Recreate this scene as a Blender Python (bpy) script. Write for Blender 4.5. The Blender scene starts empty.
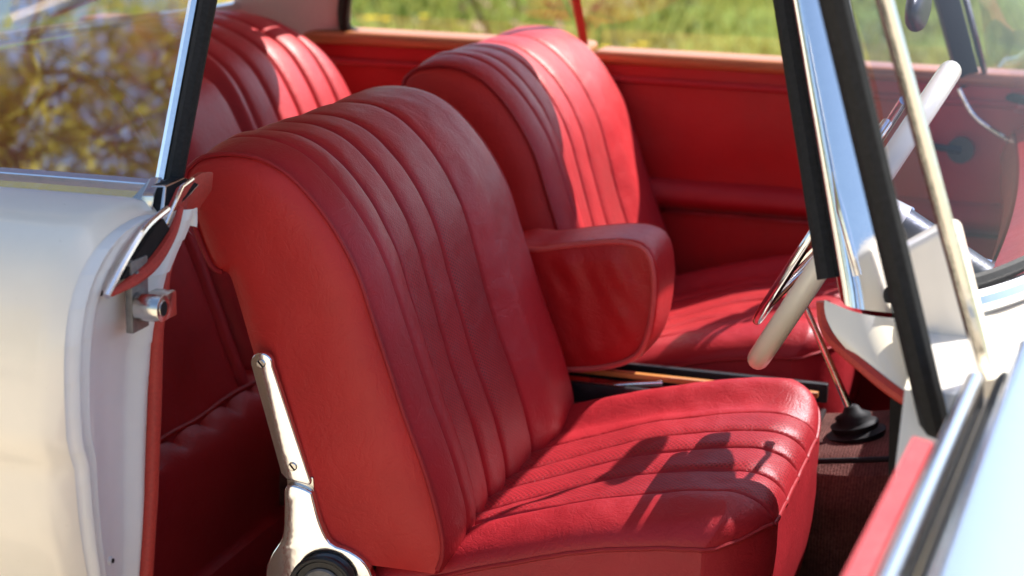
import bpy, bmesh, math, random
from math import sin, cos, pi, radians, sqrt, exp
from mathutils import Vector, Matrix, noise
random.seed(7)
D = bpy.data
SC = bpy.context.scene
COL = SC.collection

# ------------------------------------------------------------------ helpers
def link(name, me, mat=None, parent=None, smooth=True):
    o = D.objects.new(name, me)
    COL.objects.link(o)
    if mat is not None and not me.materials:
        me.materials.append(mat)
    if parent is not None:
        o.parent = parent
    if smooth:
        for p in me.polygons:
            p.use_smooth = True
    return o

def empty(name, loc=(0, 0, 0)):
    o = D.objects.new(name, None)
    o.empty_display_size = .1
    o.location = loc
    COL.objects.link(o)
    return o

def tag(o, label=None, cat=None, group=None, kind=None):
    if label: o['label'] = label
    if cat: o['category'] = cat
    if group: o['group'] = group
    if kind: o['kind'] = kind
    return o

class MB:
    """collects shapes into one mesh"""
    def __init__(s): s.v = []; s.f = []; s.m = []; s.mi = 0
    def add(s, vs, fs):
        b = len(s.v); s.v += [tuple(v) for v in vs]
        s.f += [tuple(i + b for i in f) for f in fs]; s.m += [s.mi] * len(fs)
    def grid(s, fn, nu, nv, closeu=False, flip=False):
        vs = []; fs = []
        for j in range(nv + 1):
            for i in range(nu + (0 if closeu else 1)):
                vs.append(fn(i / nu, j / nv))
        w = nu if closeu else nu + 1
        for j in range(nv):
            for i in range(nu):
                a = j * w + i; b = j * w + (i + 1) % w
                q = (a, b, b + w, a + w)
                fs.append(q[::-1] if flip else q)
        s.add(vs, fs)
    def box(s, c, h, rot=None):
        vs = [Vector((sx * h[0], sy * h[1], sz * h[2])) for sx in (-1, 1) for sy in (-1, 1) for sz in (-1, 1)]
        if rot: vs = [rot @ v for v in vs]
        vs = [v + Vector(c) for v in vs]
        s.add(vs, [(0, 1, 3, 2), (4, 6, 7, 5), (0, 4, 5, 1), (2, 3, 7, 6), (0, 2, 6, 4), (1, 5, 7, 3)])
    def prism(s, pts, off):
        """closed polygon of 3D points pushed along off"""
        n = len(pts); off = Vector(off)
        a = [Vector(p) for p in pts]
        s.add(a + [p + off for p in a], [tuple(range(n))[::-1], tuple(range(n, 2 * n))] +
              [(i, (i + 1) % n, n + (i + 1) % n, n + i) for i in range(n)])
    def tube(s, path, r, n=10, caps=True, closed=False, flat=None):
        P = [Vector(p) for p in path]; m = len(P)
        rr = r if isinstance(r, (list, tuple)) else [r] * m
        up = Vector((.123, .234, .96)); vs = []
        prev = None
        for i, p in enumerate(P):
            if closed: t = P[(i + 1) % m] - P[i - 1]
            else: t = P[min(i + 1, m - 1)] - P[max(i - 1, 0)]
            t.normalize()
            if prev is None:
                a = t.cross(up)
                if a.length < 1e-3: a = t.cross(Vector((1, 0, 0)))
            else: a = prev - t * prev.dot(t)
            a.normalize(); prev = a; b = t.cross(a)
            for k in range(n):
                q = 2 * pi * k / n
                vs.append(p + a * (cos(q) * rr[i]) + b * (sin(q) * rr[i]))
        fs = []
        for i in range(m if closed else m - 1):
            for k in range(n):
                A = i * n + k; B = i * n + (k + 1) % n; j = (i + 1) % m
                fs.append((A, B, j * n + (k + 1) % n, j * n + k))
        if caps and not closed:
            fs += [tuple(range(n))[::-1], tuple((m - 1) * n + k for k in range(n))]
        s.add(vs, fs)
    def disc(s, c, axis, r, h, n=28, r2=None):
        """solid cylinder from c along axis"""
        c = Vector(c); ax = Vector(axis).normalized()
        s.tube([c, c + ax * h * .5, c + ax * h], [r, r, r if r2 is None else r2], n)
    def build(s, name, mat, parent=None, bevel=0, smooth=True, seg=2, ang=35, sub=0):
        me = D.meshes.new(name); me.from_pydata(s.v, [], s.f)
        mats = mat if isinstance(mat, (list, tuple)) else [mat]
        for m in mats: me.materials.append(m)
        if len(mats) > 1:
            for p, i in zip(me.polygons, s.m): p.material_index = i
        bm = bmesh.new(); bm.from_mesh(me)
        bmesh.ops.remove_doubles(bm, verts=bm.verts, dist=1e-6)
        bmesh.ops.recalc_face_normals(bm, faces=bm.faces)
        if bevel:
            es = [e for e in bm.edges if len(e.link_faces) == 2 and e.calc_face_angle(0) > radians(28)]
            bmesh.ops.bevel(bm, geom=es, offset=bevel, segments=seg, profile=.55, affect='EDGES', clamp_overlap=True)
        bm.to_mesh(me); bm.free()
        o = link(name, me, None, parent, smooth)
        if smooth:
            try: me.set_sharp_from_angle(angle=radians(ang))
            except Exception: pass
        if sub:
            md = o.modifiers.new('s', 'SUBSURF'); md.levels = md.render_levels = sub
        return o

def lerp(a, b, t): return a + (b - a) * t
def sstep(a, b, x):
    t = max(0., min(1., (x - a) / (b - a))); return t * t * (3 - 2 * t)
def interp(x, X, Y):
    if x <= X[0]: return Y[0]
    for i in range(len(X) - 1):
        if x <= X[i + 1]: return lerp(Y[i], Y[i + 1], (x - X[i]) / (X[i + 1] - X[i]))
    return Y[-1]
def spline(pts, n, closed=False):
    """Catmull-Rom through pts, resampled to n points by length"""
    P = [Vector(p) for p in pts]; m = len(P); out = []
    for i in range(m if closed else m - 1):
        g = lambda k: P[k % m] if closed else P[max(0, min(m - 1, k))]
        a, b, c, d = g(i - 1), g(i), g(i + 1), g(i + 2)
        for k in range(16):
            t = k / 16
            out.append(.5 * ((2 * b) + (c - a) * t + (2 * a - 5 * b + 4 * c - d) * t * t + (3 * b - a - 3 * c + d) * t ** 3))
    out.append(P[0].copy() if closed else P[-1].copy())
    L = [0]
    for i in range(1, len(out)): L.append(L[-1] + (out[i] - out[i - 1]).length)
    res = []; j = 0
    for k in range(n):
        s = L[-1] * k / (n if closed else n - 1)
        while j < len(L) - 2 and L[j + 1] < s: j += 1
        res.append(out[j].lerp(out[j + 1], (s - L[j]) / max(1e-9, L[j + 1] - L[j])))
    return res
def sample(P, t):
    f = max(0, min(1, t)) * (len(P) - 1); i = min(len(P) - 2, int(f)); return P[i].lerp(P[i + 1], f - i)
def nz(x, y, z, s): return noise.noise(Vector((x * s, y * s, z * s)))

# ------------------------------------------------------------------ materials
class NT:
    def __init__(s, name):
        s.m = D.materials.new(name); s.m.use_nodes = True
        s.t = s.m.node_tree; s.n = s.t.nodes; s.b = s.n['Principled BSDF']; s.o = s.n['Material Output']
        s._tc = None
    def node(s, ty, **kw):
        n = s.n.new(ty)
        for k, v in kw.items():
            if k in n.inputs: n.inputs[k].default_value = v
            else: setattr(n, k, v)
        return n
    def l(s, a, b): s.t.links.new(a, b)
    def obj(s):
        if not s._tc: s._tc = s.node('ShaderNodeTexCoord')
        return s._tc.outputs['Object']
    def noise(s, scale, detail=4, rough=.6, vec=None):
        n = s.node('ShaderNodeTexNoise', Scale=scale, Detail=detail, Roughness=rough)
        s.l(vec or s.obj(), n.inputs['Vector']); return n
    def math(s, op, a, b=None):
        n = s.node('ShaderNodeMath', operation=op)
        for i, v in enumerate((a, b)):
            if v is None: continue
            if isinstance(v, (int, float)): n.inputs[i].default_value = v
            else: s.l(v, n.inputs[i])
        return n.outputs[0]
    def ramp(s, fac, stops):
        n = s.node('ShaderNodeValToRGB'); e = n.color_ramp.elements
        while len(e) < len(stops): e.new(.5)
        for q, (p, c) in zip(e, stops): q.position = p; q.color = (*c, 1)
        s.l(fac, n.inputs[0]); return n.outputs[0]
    def bump(s, h, strength=.3, dist=.001, prev=None):
        n = s.node('ShaderNodeBump', Strength=strength, Distance=dist)
        s.l(h, n.inputs['Height'])
        if prev: s.l(prev, n.inputs['Normal'])
        return n.outputs[0]
    def set(s, **kw):
        for k, v in kw.items():
            s.b.inputs[k.replace('_', ' ')].default_value = (*v, 1) if isinstance(v, tuple) and len(v) == 3 else v
        return s

def leather(name, col=(.39, .017, .024), rough=.45, perf=False, grain=.45):
    t = NT(name)
    n1 = t.noise(9, 3); n2 = t.noise(430, 2, .5); n3 = t.noise(60, 4)
    c2 = tuple(min(1, x * 1.10 + .001) for x in col); c1 = tuple(x * .92 for x in col)
    cc = t.ramp(n1.outputs[0], [(.3, c1), (.7, c2)])
    h = t.bump(n2.outputs[0], grain, .0009)
    h = t.bump(n3.outputs[0], .16, .0025, h)
    n5 = t.noise(26, 5, .55); n5.inputs['Distortion'].default_value = 1.6
    cr = t.math('ABSOLUTE', t.math('SUBTRACT', n5.outputs[0], .5)); cr = t.math('MINIMUM', t.math('MULTIPLY', cr, 14), 1.)
    h = t.bump(cr, .18, .0012, h)
    n4 = t.noise(16, 2); h = t.bump(n4.outputs[0], .12, .006, h)
    if perf:
        uv = t.node('ShaderNodeUVMap', uv_map='UVMap'); sp = t.node('ShaderNodeSeparateXYZ'); t.l(uv.outputs[0], sp.inputs[0])
        def w(o, sh, k):
            a = t.math('ADD', t.math('MULTIPLY', o, k), sh); a = t.math('FRACT', a); a = t.math('SUBTRACT', a, .5); return t.math('MULTIPLY', a, a)
        def dots(sh):
            r = t.math('ADD', w(sp.outputs[0], sh, 125), w(sp.outputs[1], sh, 165)); return t.math('LESS_THAN', r, .060)
        d = t.math('ADD', dots(0), dots(.5))
        at = t.node('ShaderNodeAttribute', attribute_name='perf'); d = t.math('MULTIPLY', d, at.outputs['Fac'])
        mx = t.node('ShaderNodeMixRGB'); t.l(d, mx.inputs[0]); t.l(cc, mx.inputs[1]); mx.inputs[2].default_value = (.12, .005, .008, 1)
        cc = mx.outputs[0]
        h = t.bump(t.math('SUBTRACT', 1, d), .6, .0015, h)
    t.l(cc, t.b.inputs['Base Color']); t.l(h, t.b.inputs['Normal'])
    rr = t.math('ADD', t.math('MULTIPLY', n3.outputs[0], .16), rough - .08); t.l(rr, t.b.inputs['Roughness'])
    t.b.inputs['Specular IOR Level'].default_value = .30
    return t.m

def paint(name, col, rough=.25, coat=.6, dirt=0.0, metal=0.0, sp=.5):
    t = NT(name)
    n = t.noise(6, 5); n2 = t.noise(140, 3)
    c1 = tuple(x * (1 - .10 - dirt) for x in col)
    t.l(t.ramp(n.outputs[0], [(.25, c1), (.65, col)]), t.b.inputs['Base Color'])
    t.l(t.math('ADD', t.math('MULTIPLY', n2.outputs[0], .12), rough), t.b.inputs['Roughness'])
    t.set(Coat_Weight=coat, Coat_Roughness=.05, Metallic=metal, Specular_IOR_Level=sp)
    return t.m

def chrome(name, col=(.80, .80, .82), rough=.07, wave=.12):
    t = NT(name); n = t.noise(35, 3); n2 = t.noise(400, 3)
    t.set(Metallic=1., Base_Color=col)
    t.l(t.math('ADD', t.math('MULTIPLY', n2.outputs[0], .10), rough), t.b.inputs['Roughness'])
    t.l(t.bump(n.outputs[0], wave, .002), t.b.inputs['Normal'])
    return t.m

def plain(name, col, rough=.6, scale=90, var=.35, bumpd=.001, st=.3, spec=.4):
    t = NT(name); n = t.noise(scale, 5)
    t.l(t.ramp(n.outputs[0], [(.3, tuple(x * (1 - var) for x in col)), (.7, tuple(min(1, x * (1 + var)) for x in col))]), t.b.inputs['Base Color'])
    t.l(t.bump(n.outputs[0], st, bumpd), t.b.inputs['Normal'])
    t.set(Roughness=rough, Specular_IOR_Level=spec); return t.m

def carpet(name, col):
    t = NT(name); n = t.noise(260, 3); 
    w = t.node('ShaderNodeTexWave', Scale=75, Distortion=3., Detail=2); w.bands_direction = 'X'
    t.l(t.obj(), w.inputs['Vector']); n2 = t.noise(14, 4)
    v = t.math('MULTIPLY', t.math('ADD', t.math('MULTIPLY', w.outputs['Fac'], .22), n.outputs[0]), n2.outputs[0])
    t.l(t.ramp(v, [(.15, tuple(x * .45 for x in col)), (.7, tuple(x * 1.7 for x in col))]), t.b.inputs['Base Color'])
    t.l(t.bump(v, .9, .004), t.b.inputs['Normal']); t.set(Roughness=.95, Specular_IOR_Level=.1); return t.m

def wood(name, col=(.42, .16, .05), coat=.7):
    t = NT(name); mp = t.node('ShaderNodeMapping'); mp.inputs['Scale'].default_value = (2, 40, 40); t.l(t.obj(), mp.inputs[0])
    n = t.noise(3, 6, .65, mp.outputs[0])
    t.l(t.ramp(n.outputs[0], [(.3, tuple(x * .55 for x in col)), (.7, tuple(x * 1.25 for x in col))]), t.b.inputs['Base Color'])
    t.set(Roughness=.38, Coat_Weight=coat, Coat_Roughness=.12); return t.m

def glass(name, refl=.1, tint=(.95, .97, .96), gl=(1, 1, 1), rough=.0, fres=True, wav=0, fk=.6):
    t = NT(name); t.n.remove(t.b)
    tr = t.node('ShaderNodeBsdfTransparent'); tr.inputs[0].default_value = (*tint, 1)
    g = t.node('ShaderNodeBsdfGlossy', Roughness=rough); g.inputs[0].default_value = (*gl, 1)
    mx = t.node('ShaderNodeMixShader')
    lw = t.node('ShaderNodeLayerWeight', Blend=.35)
    f = t.math('ADD', t.math('MULTIPLY', lw.outputs['Fresnel'], fk if fres else 0.), refl)
    f = t.math('MINIMUM', f, 1.)
    if wav:
        n = t.noise(3.5, 2); b = t.bump(n.outputs[0], wav, .02); t.l(b, g.inputs['Normal'])
    t.l(f, mx.inputs[0]); t.l(tr.outputs[0], mx.inputs[1]); t.l(g.outputs[0], mx.inputs[2]); t.l(mx.outputs[0], t.o.inputs[0])
    return t.m

M = dict(
    leather=leather('red_leather'),
    perf=leather('red_perforated_leather', perf=True),
    side=leather('bounce_lit_side_leather', (.53, .028, .025), .46),  # brighter, warmer copy of the seat red; ground bounce put into its colour
    panel=leather('red_panel_leather', (.44, .014, .016), .4),
    piping=leather('red_piping_leather', (.34, .016, .02), .5, grain=.1),
    seam=leather('pale_red_piping', (.58, .10, .09), .35, grain=.1),
    coral=leather('lit_coral_leather', (.66, .14, .12), .5),  # red leather paled to coral; light on the shelf put into its colour
    rear=leather('red_rear_leather', (.40, .026, .036), .45),
    white=paint('cream_white_paint', (.86, .78, .64), .24, .5),
    jamb=paint('white_jamb_paint', (.76, .74, .70), .38, .25, .03),
    seal_red=plain('red_seal', (.40, .035, .022), .55, 300, .15),
    chrome=chrome('chrome'), chrome_worn=chrome('worn_chrome', (.62, .61, .58), .16, .3),
    steel=plain('zinc_steel', (.13, .125, .12), .4, 120, .3, spec=.8),
    rubber=plain('black_rubber', (.012, .012, .013), .6, 200, .4, spec=.2),
    black=plain('black_plastic', (.02, .02, .021), .35, 200, .3),
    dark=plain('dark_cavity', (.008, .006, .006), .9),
    carpet=carpet('maroon_carpet', (.15, .062, .052)),
    wood=wood('varnished_wood', (.44, .15, .055), .15), wood_light=wood('light_varnished_wood', (.60, .24, .06)),
    ivory=paint('ivory_wheel', (.78, .72, .58), .25, .5),
    brass=chrome('brass', (.75, .50, .18), .2),
    liner=plain('grey_headliner', (.66, .60, .57), .9, 500, .1),
    glass=glass('clear_glass', .008, (.95, .97, .95), fk=.10),
    shield=glass('windscreen_glass', .022, (.80, .82, .92), fk=.22),
    qglass=glass('quarter_glass', .40, (.60, .55, .58), (.95, .92, 1.), .02, True, .04),
)

# ------------------------------------------------------------------ the car
car = empty('coupe_car', (0.1, .34, -.35))
tag(car, 'cream white two-door coupe with its right front door open showing red leather seats', 'car')
CARI = Matrix.Translation((-.1, -.34, .35))
def adopt(o, parent=None):
    """parent o (built in world coordinates) to the car"""
    o.parent = car; o.matrix_parent_inverse = CARI; return o
def part(mb, name, mat, label=None, **kw):
    o = mb.build(name, mat, None, **kw); adopt(o)
    if label: o['label'] = label
    return o

# ---- front seats, in seat coordinates (seat centre line y = 0)
HW = .285      # near edge
HWF = .264     # far edge
SEAM = [(.048, .325), (.056, .350), (.052, .385), (.034, .445), (.008, .511), (-.027, .61), (-.048, .667), (-.079, .718),
        (-.116, .758), (-.151, .779), (-.189, .785), (-.226, .779), (-.246, .764)]
BACK = [(-.078, .325), (-.118, .39), (-.145, .46), (-.165, .541), (-.186, .612), (-.197, .645), (-.204, .652), (-.212, .653), (-.222, .664),
        (-.237, .70), (-.249, .745), (-.246, .764)]
NV = 170
seam = spline([(x, 0, z) for x, z in SEAM], NV + 1)
def smooth_normals(P):
    N = []
    for i in range(len(P)):
        t = P[min(i + 6, len(P) - 1)] - P[max(i - 6, 0)]; t.normalize()
        N.append(Vector((t.z, 0, -t.x)))
    return N
seamN = smooth_normals(seam)
GROOVES = [-.235, -.180, -.110, -.037, .072]
CG = ([-.235, -.180, -.110, -.037, .072], [-.188, -.100, -.012, .055, .132], [-.175, -.088, .0, .075, .150])
def cgroove(s):
    """the cushion's seams fan out from the backrest's towards the front"""
    if s < .5: return [lerp(a, b, sin(s * pi)) for a, b in zip(CG[0], CG[1])]
    return [lerp(a, b, s * 2 - 1) for a, b in zip(CG[1], CG[2])]
def pleats(y, G=GROOVES, a=.0014, d=.0105, w=.0027, near_soft=1.):
    h = 0
    for i, g in enumerate(G):
        k = near_soft if i == 0 else 1
        h -= k * d * exp(-((y - g) / w) ** 2) + k * .0030 * exp(-((y - g) / .010) ** 2)
    for a0, b0 in zip(G, G[1:]):
        if a0 < y < b0:
            f = (y - a0) / (b0 - a0); h += a * (1 - (2 * f - 1) ** 2)
    return h
def back_offset(u, t):
    """how far the padding stands off the seam surface"""
    y = abs(u) * HW
    top = sstep(.30, .82, t)
    end = sstep(1.0, .93, t)
    low = sstep(0, .10, t)
    centre = lerp(.003, .013, top)
    bol = lerp(.020, .016, top)
    s = sstep(.076, .15, y) if u > 0 else sstep(.15, .235, y)
    o = lerp(centre, bol, s)
    edge = max(0, 1 - ((y - .205) / (HW - .205)) ** 2) if y > .205 else 1
    o = o * (edge ** .62 if y > .205 else 1)
    return (o * lerp(.55, 1, low)) * lerp(.4, 1, end)
def us(n):
    """lateral sampling, denser at the rounded edges"""
    return [sin((i / n - .5) * pi * .94) / sin(.47 * pi) for i in range(n + 1)]
US = us(330)
def backrest_mesh(name):
    nu = len(US) - 1
    vs = []; uv = []; pf = []; fs = []
    for j in range(NV + 1):
        t = j / NV
        for u in US:
            y = u * (HW if u < 0 else HWF)
            o = back_offset(u, t) + pleats(y, near_soft=.25) * sstep(.0, .03, t) * lerp(1, .75, sstep(.5, 1, t))
            y2 = y + (0 if abs(u) < .8 else 0)
            p = seam[j] + seamN[j] * o
            wr = .0010 * nz(p.x, y, p.z, 11) + .0007 * nz(p.x, y, p.z, 34)
            p = p + seamN[j] * wr * (1 - u ** 8)
            vs.append((p.x, y2, p.z)); uv.append((y, t * .78))
            pf.append(min(sstep(.0045, .009, abs(y - g)) for g in GROOVES) * sstep(GROOVES[1] + .004, GROOVES[1] + .012, y) * sstep(GROOVES[4] - .004, GROOVES[4] - .012, y) * sstep(.02, .3, t) * sstep(.78, .45, t) * (.6 + .4 * (y > GROOVES[3])))
    w = nu + 1
    for j in range(NV):
        for i in range(nu):
            a = j * w + i; fs.append((a, a + 1, a + 1 + w, a + w))
    # side panels and back panel
    nf = len(vs)
    back = spline([(x, 0, z) for x, z in BACK], NV + 1)
    NW = 26
    side0 = len(fs)
    for sgn in (-1, 1):
        b = len(vs)
        for j in range(NV + 1):
            for i in range(NW + 1):
                f = i / NW
                p = seam[j].lerp(back[j], f)
                bl = .014 * (1 - (2 * f - 1) ** 4) * (1 - (2 * j / NV - 1) ** 6)
                y = sgn * ((HW if sgn < 0 else HWF) + bl + .0012 * nz(p.x, sgn, p.z, 14))
                vs.append((p.x, y, p.z)); uv.append((p.x, p.z)); pf.append(0.)
        for j in range(NV):
            for i in range(NW):
                a = b + j * (NW + 1) + i
                q = (a, a + 1, a + 2 + NW, a + 1 + NW); fs.append(q if sgn > 0 else q[::-1])
    b = len(vs)
    for j in range(NV + 1):
        for i in range(9):
            vs.append((back[j].x - .006 * (1 - (i / 4 - 1) ** 2), lerp(-HW, HWF, i / 8), back[j].z)); uv.append((0, 0)); pf.append(0.)
    for j in range(NV):
        for i in range(8):
            a = b + j * 9 + i; fs.append((a, a + 9, a + 10, a + 1))
    b = len(vs)                                       # underside
    vs += [(seam[0].x, -HW, seam[0].z), (seam[0].x, HWF, seam[0].z), (back[0].x, HWF, back[0].z), (back[0].x, -HW, back[0].z)]
    uv += [(0, 0)] * 4; pf += [0.] * 4
    fs.append((b, b + 3, b + 2, b + 1))
    me = D.meshes.new(name); me.from_pydata(vs, [], fs)
    me.materials.append(M['perf']); me.materials.append(M['side'])
    for k, p in enumerate(me.polygons):
        p.use_smooth = True
        if k >= side0: p.material_index = 1
    l = me.uv_layers.new(name='UVMap')
    for lp in me.loops: l.data[lp.index].uv = uv[lp.vertex_index]
    a = me.attributes.new('perf', 'FLOAT', 'POINT')
    for i, v in enumerate(pf): a.data[i].value = v
    return me

def cz(x): 
    d = x - .2
    return .397 + .27 * d - .40 * d * d - .89 * d ** 3
CX0, CX1 = -.03, .408
CW = .272
def cushion_pt(u, s):
    """u across, s from the back to the piped front edge"""
    y = u * CW; ay = abs(y)
    xf = CX1 + .003 - .085 * (1 - sqrt(max(0, 1 - (max(0, ay - .16) / (CW - .16 + .004)) ** 2)))
    f = sin(s * pi / 2 * .97) / sin(pi / 2 * .97)
    x = lerp(CX0, xf, f); z = cz(x)
    def drop(d, rad, h): return h * (1 - sqrt(max(0, 1 - max(0, 1 - d / rad) ** 2)))
    ds = CW - ay; df = xf - x
    dr_ = max(drop(ds, .075, .040), drop(df, .055, .036))
    dr_ = min(.042, dr_ + .25 * min(drop(ds, .075, .040), drop(df, .055, .036)))
    bol = (.008 if y < 0 else .024) * sstep(.15, .215, ay)
    g = pleats(y, cgroove(s), a=.0030) * sstep(0, .012, min(ds, df + .004))
    return Vector((x, y, z + bol + g - dr_ + .0022 * nz(x, y, 3, 12) + .001 * nz(x, y, 9, 40)))
def cushion_edge():
    E = [cushion_pt(-1, j / 130) for j in range(131)] + [cushion_pt(u, 1) for u in US[1:]]
    return E + [cushion_pt(1, j / 130) for j in range(129, -1, -1)]
def cushion_mesh(name):
    nu = len(US) - 1; NS = 130
    vs = []; fs = []; uv = []; pf = []
    for j in range(NS + 1):
        s = j / NS; G = cgroove(s)
        for u in US:
            p = cushion_pt(u, s); vs.append(tuple(p)); uv.append((p.y, p.x))
            pf.append(.65 * min(sstep(.004, .009, abs(p.y - g)) for g in G) * sstep(G[0] + .004, G[0] + .012, p.y) * sstep(G[4] - .004, G[4] - .012, p.y) * sstep(1, .9, s))
    w = nu + 1
    for j in range(NS):
        for i in range(nu):
            a = j * w + i; fs.append((a, a + w, a + 1 + w, a + 1))
    side0 = len(fs)
    E = cushion_edge(); b = len(vs); K = 8              # boxing below the piped edge
    for i, e in enumerate(E):
        t = E[min(i + 1, len(E) - 1)] - E[max(i - 1, 0)]; n = Vector((t.y, -t.x, 0)).normalized()
        for k in range(K + 1):
            f = k / K; o = .006 * sin(f * pi) - .022 * f * f + .002 * nz(e.x, e.y, f, 9)
            vs.append((e.x + n.x * o, e.y + n.y * o, lerp(e.z, .16, f))); uv.append((0, 0)); pf.append(0.)
    for i in range(len(E) - 1):
        for k in range(K):
            a = b + i * (K + 1) + k; fs.append((a, a + 1, a + K + 2, a + K + 1))
    me = D.meshes.new(name); me.from_pydata(vs, [], fs)
    me.materials.append(M['perf']); me.materials.append(M['leather'])
    for k, p in enumerate(me.polygons):
        p.use_smooth = True
        if k >= side0: p.material_index = 1
    l = me.uv_layers.new(name='UVMap')
    for lp in me.loops: l.data[lp.index].uv = uv[lp.vertex_index]
    a = me.attributes.new('perf', 'FLOAT', 'POINT')
    for i, v in enumerate(pf): a.data[i].value = v
    return me

def make_front_seat(label):
    mb = MB()
    mb.box((.17, 0, .135), (.24, .245, .035)); mb.box((.15, -.20, .075), (.26, .018, .03)); mb.box((.15, .20, .075), (.26, .018, .03))
    seat = mb.build('front_seat', M['black'], None, bevel=.008)
    seat['label'] = label
    me = backrest_mesh('backrest'); bk = link('backrest', me, None, seat)
    for s in (-1, 1):
        # piping along the seam, over the top and round to the small hook at the back
        w = (HW if s < 0 else HWF) + .002
        pth = [Vector((p.x, s * w, p.z)) + n * .002 for p, n in zip(seam[2:], seamN[2:])]
        hook = spline([(x, 0, z) for x, z in BACK[6:]], 50)[::-1]
        pth += [Vector((p.x - .002, s * w, p.z)) for p in hook[1:]]
        mb = MB(); mb.tube(pth, .0030, 8); mb.build('piping', M['piping'], seat)
    cu = link('cushion', cushion_mesh('cushion'), None, seat)
    mb = MB(); mb.tube([e + Vector((0, 0, -.001)) for e in cushion_edge()], .0028, 8); mb.build('piping', M['piping'], seat)
    return seat

front_r = make_front_seat('front seat nearest the open door, with a polished chrome hinge arm on its side')
adopt(front_r)
# chrome reclining hinge of the near seat
yA = -.300
def lean(mb):
    mb.v = [(x, y + .15 * (x + .12), z) for x, y, z in mb.v]; return mb
def rounded(c, r, a0, a1, n=10):
    return [(c[0] + r * cos(radians(lerp(a0, a1, i / n))), c[1] + r * sin(radians(lerp(a0, a1, i / n)))) for i in range(n + 1)]
upper = rounded((-.1485, .558), .0125, -10, 190) + [(-.1275, .430), (-.1215, .424), (-.094, .419), (-.0935, .4245)]
lower = [(-.1205, .418), (-.094, .413), (-.090, .405), (-.082, .375), (-.070, .352), (-.050, .345), (-.032, .333), (-.022, .315), (-.018, .285), (-.05, .262),
         (-.11, .262), (-.142, .285), (-.145, .312), (-.138, .333), (-.127, .352), (-.124, .372), (-.1235, .392)]
mb = MB(); mb.prism([(x, yA, z) for x, z in upper], (0, -.009, 0))
arm = lean(mb).build('hinge_arm', M['chrome'], front_r, bevel=.0022, seg=3)
mb = MB(); lw = spline([(x, yA + .002, z) for x, z in lower], 60, True); mb.prism(lw, (0, -.013, 0))
lean(mb).build('hinge_plate', M['chrome'], front_r, bevel=.003, seg=3)
mb = MB(); mb.prism([(-.123, yA + .004, .432), (-.092, yA + .004, .427), (-.0915, yA + .004, .410), (-.122, yA + .004, .414)], (0, -.0085, 0))
lean(mb).build('hinge_joint', M['chrome_worn'], front_r, bevel=.001)
for x, z in ((-.1485, .558), (-.1135, .440)):
    mb = MB(); mb.disc((x, yA - .0088, z), (0, -1, 0), .0052, .0022, 20, .0042); mb.mi = 1
    mb.box((x, yA - .0111, z), (.0046, .0004, .0009), Matrix.Rotation(.9, 3, 'Y'))
    lean(mb).build('screw', [M['chrome_worn'], M['dark']], front_r)
mb = MB(); c = (-.074, yA - .010, .305)
mb.disc(c, (0, -1, 0), .034, .016, 40); mb.tube([(c[0] + .034 * cos(a / 24 * pi), c[1] - .016, c[2] + .034 * sin(a / 24 * pi)) for a in range(48)], .004, 8, closed=True)
mb.mi = 1; mb.disc((c[0], c[1] - .017, c[2]), (0, -1, 0), .023, .003, 36, .021)
lean(mb).build('recline_knob', [M['black'], M['steel']], front_r)

# far seat: the same shapes, set beside it
front_l = front_r.copy(); COL.objects.link(front_l)
front_l['label'] = 'front seat on the far side of the armrest, its backrest half in sunlight'
front_l.location = (-.020, .757, .010)
for ch in list(front_r.children):
    if ch.name.split('.')[0] in ('hinge_arm', 'hinge_plate', 'hinge_joint', 'screw', 'recline_knob'): continue
    cpy = ch.copy(); COL.objects.link(cpy); cpy.parent = front_l
# folding armrest between the seats, hung on the far seat
outl = [(-.07, .560), (.0, .582), (.085, .599), (.132, .602), (.158, .590), (.169, .556), (.170, .510), (.163, .462), (.146, .430), (.105, .410), (.04, .398), (-.06, .392)]
o2 = spline([(x, 0, z) for x, z in outl], 70, True)
cen = Vector((.05, 0, .5))
mb = MB()
ND = 14
def armpt(i, v):
    p = o2[int(round(i * 70)) % 70]; q = (p - cen)
    a = v * pi
    r = lerp(.925, .985, sin(a) ** .35)
    return (cen.x + q.x * r, lerp(.292, .405, (1 - cos(a)) / 2), cen.z + q.z * r)
mb.grid(armpt, 70, 20, closeu=True)
for yy, sg in ((.292, -1), (.405, 1)):                       # the two cheeks, softly crumpled
    def cheek(i, v):
        q = o2[int(round(i * 70)) % 70] - cen; x = cen.x + q.x * .925 * (1 - v); z = cen.z + q.z * .925 * (1 - v)
        m = min(1, v * 3.5); fold = nz(x * 2.6 + .4 * z, z, yy, 9) + .5 * nz(x * 2 + z, z * .8, yy, 21)
        return (x, yy + sg * (.003 * m + .0055 * fold * m), z)
    mb.grid(cheek, 70, 22, closeu=True)
ar = mb.build('armrest', M['panel'], None, ang=60)
ar.parent = front_l; ar.matrix_parent_inverse = Matrix.Translation((.020, -.757, -.010))
mb = MB()
for yy in (.2905, .4065):
    mb = MB(); mb.tube([(cen.x + (p - cen).x * .925, yy, cen.z + (p - cen).z * .925) for p in o2], .0040, 8, closed=True)
    pp = mb.build('armrest_piping', M['seam'], None); pp.parent = front_l; pp.matrix_parent_inverse = Matrix.Translation((.020, -.757, -.010))

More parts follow.
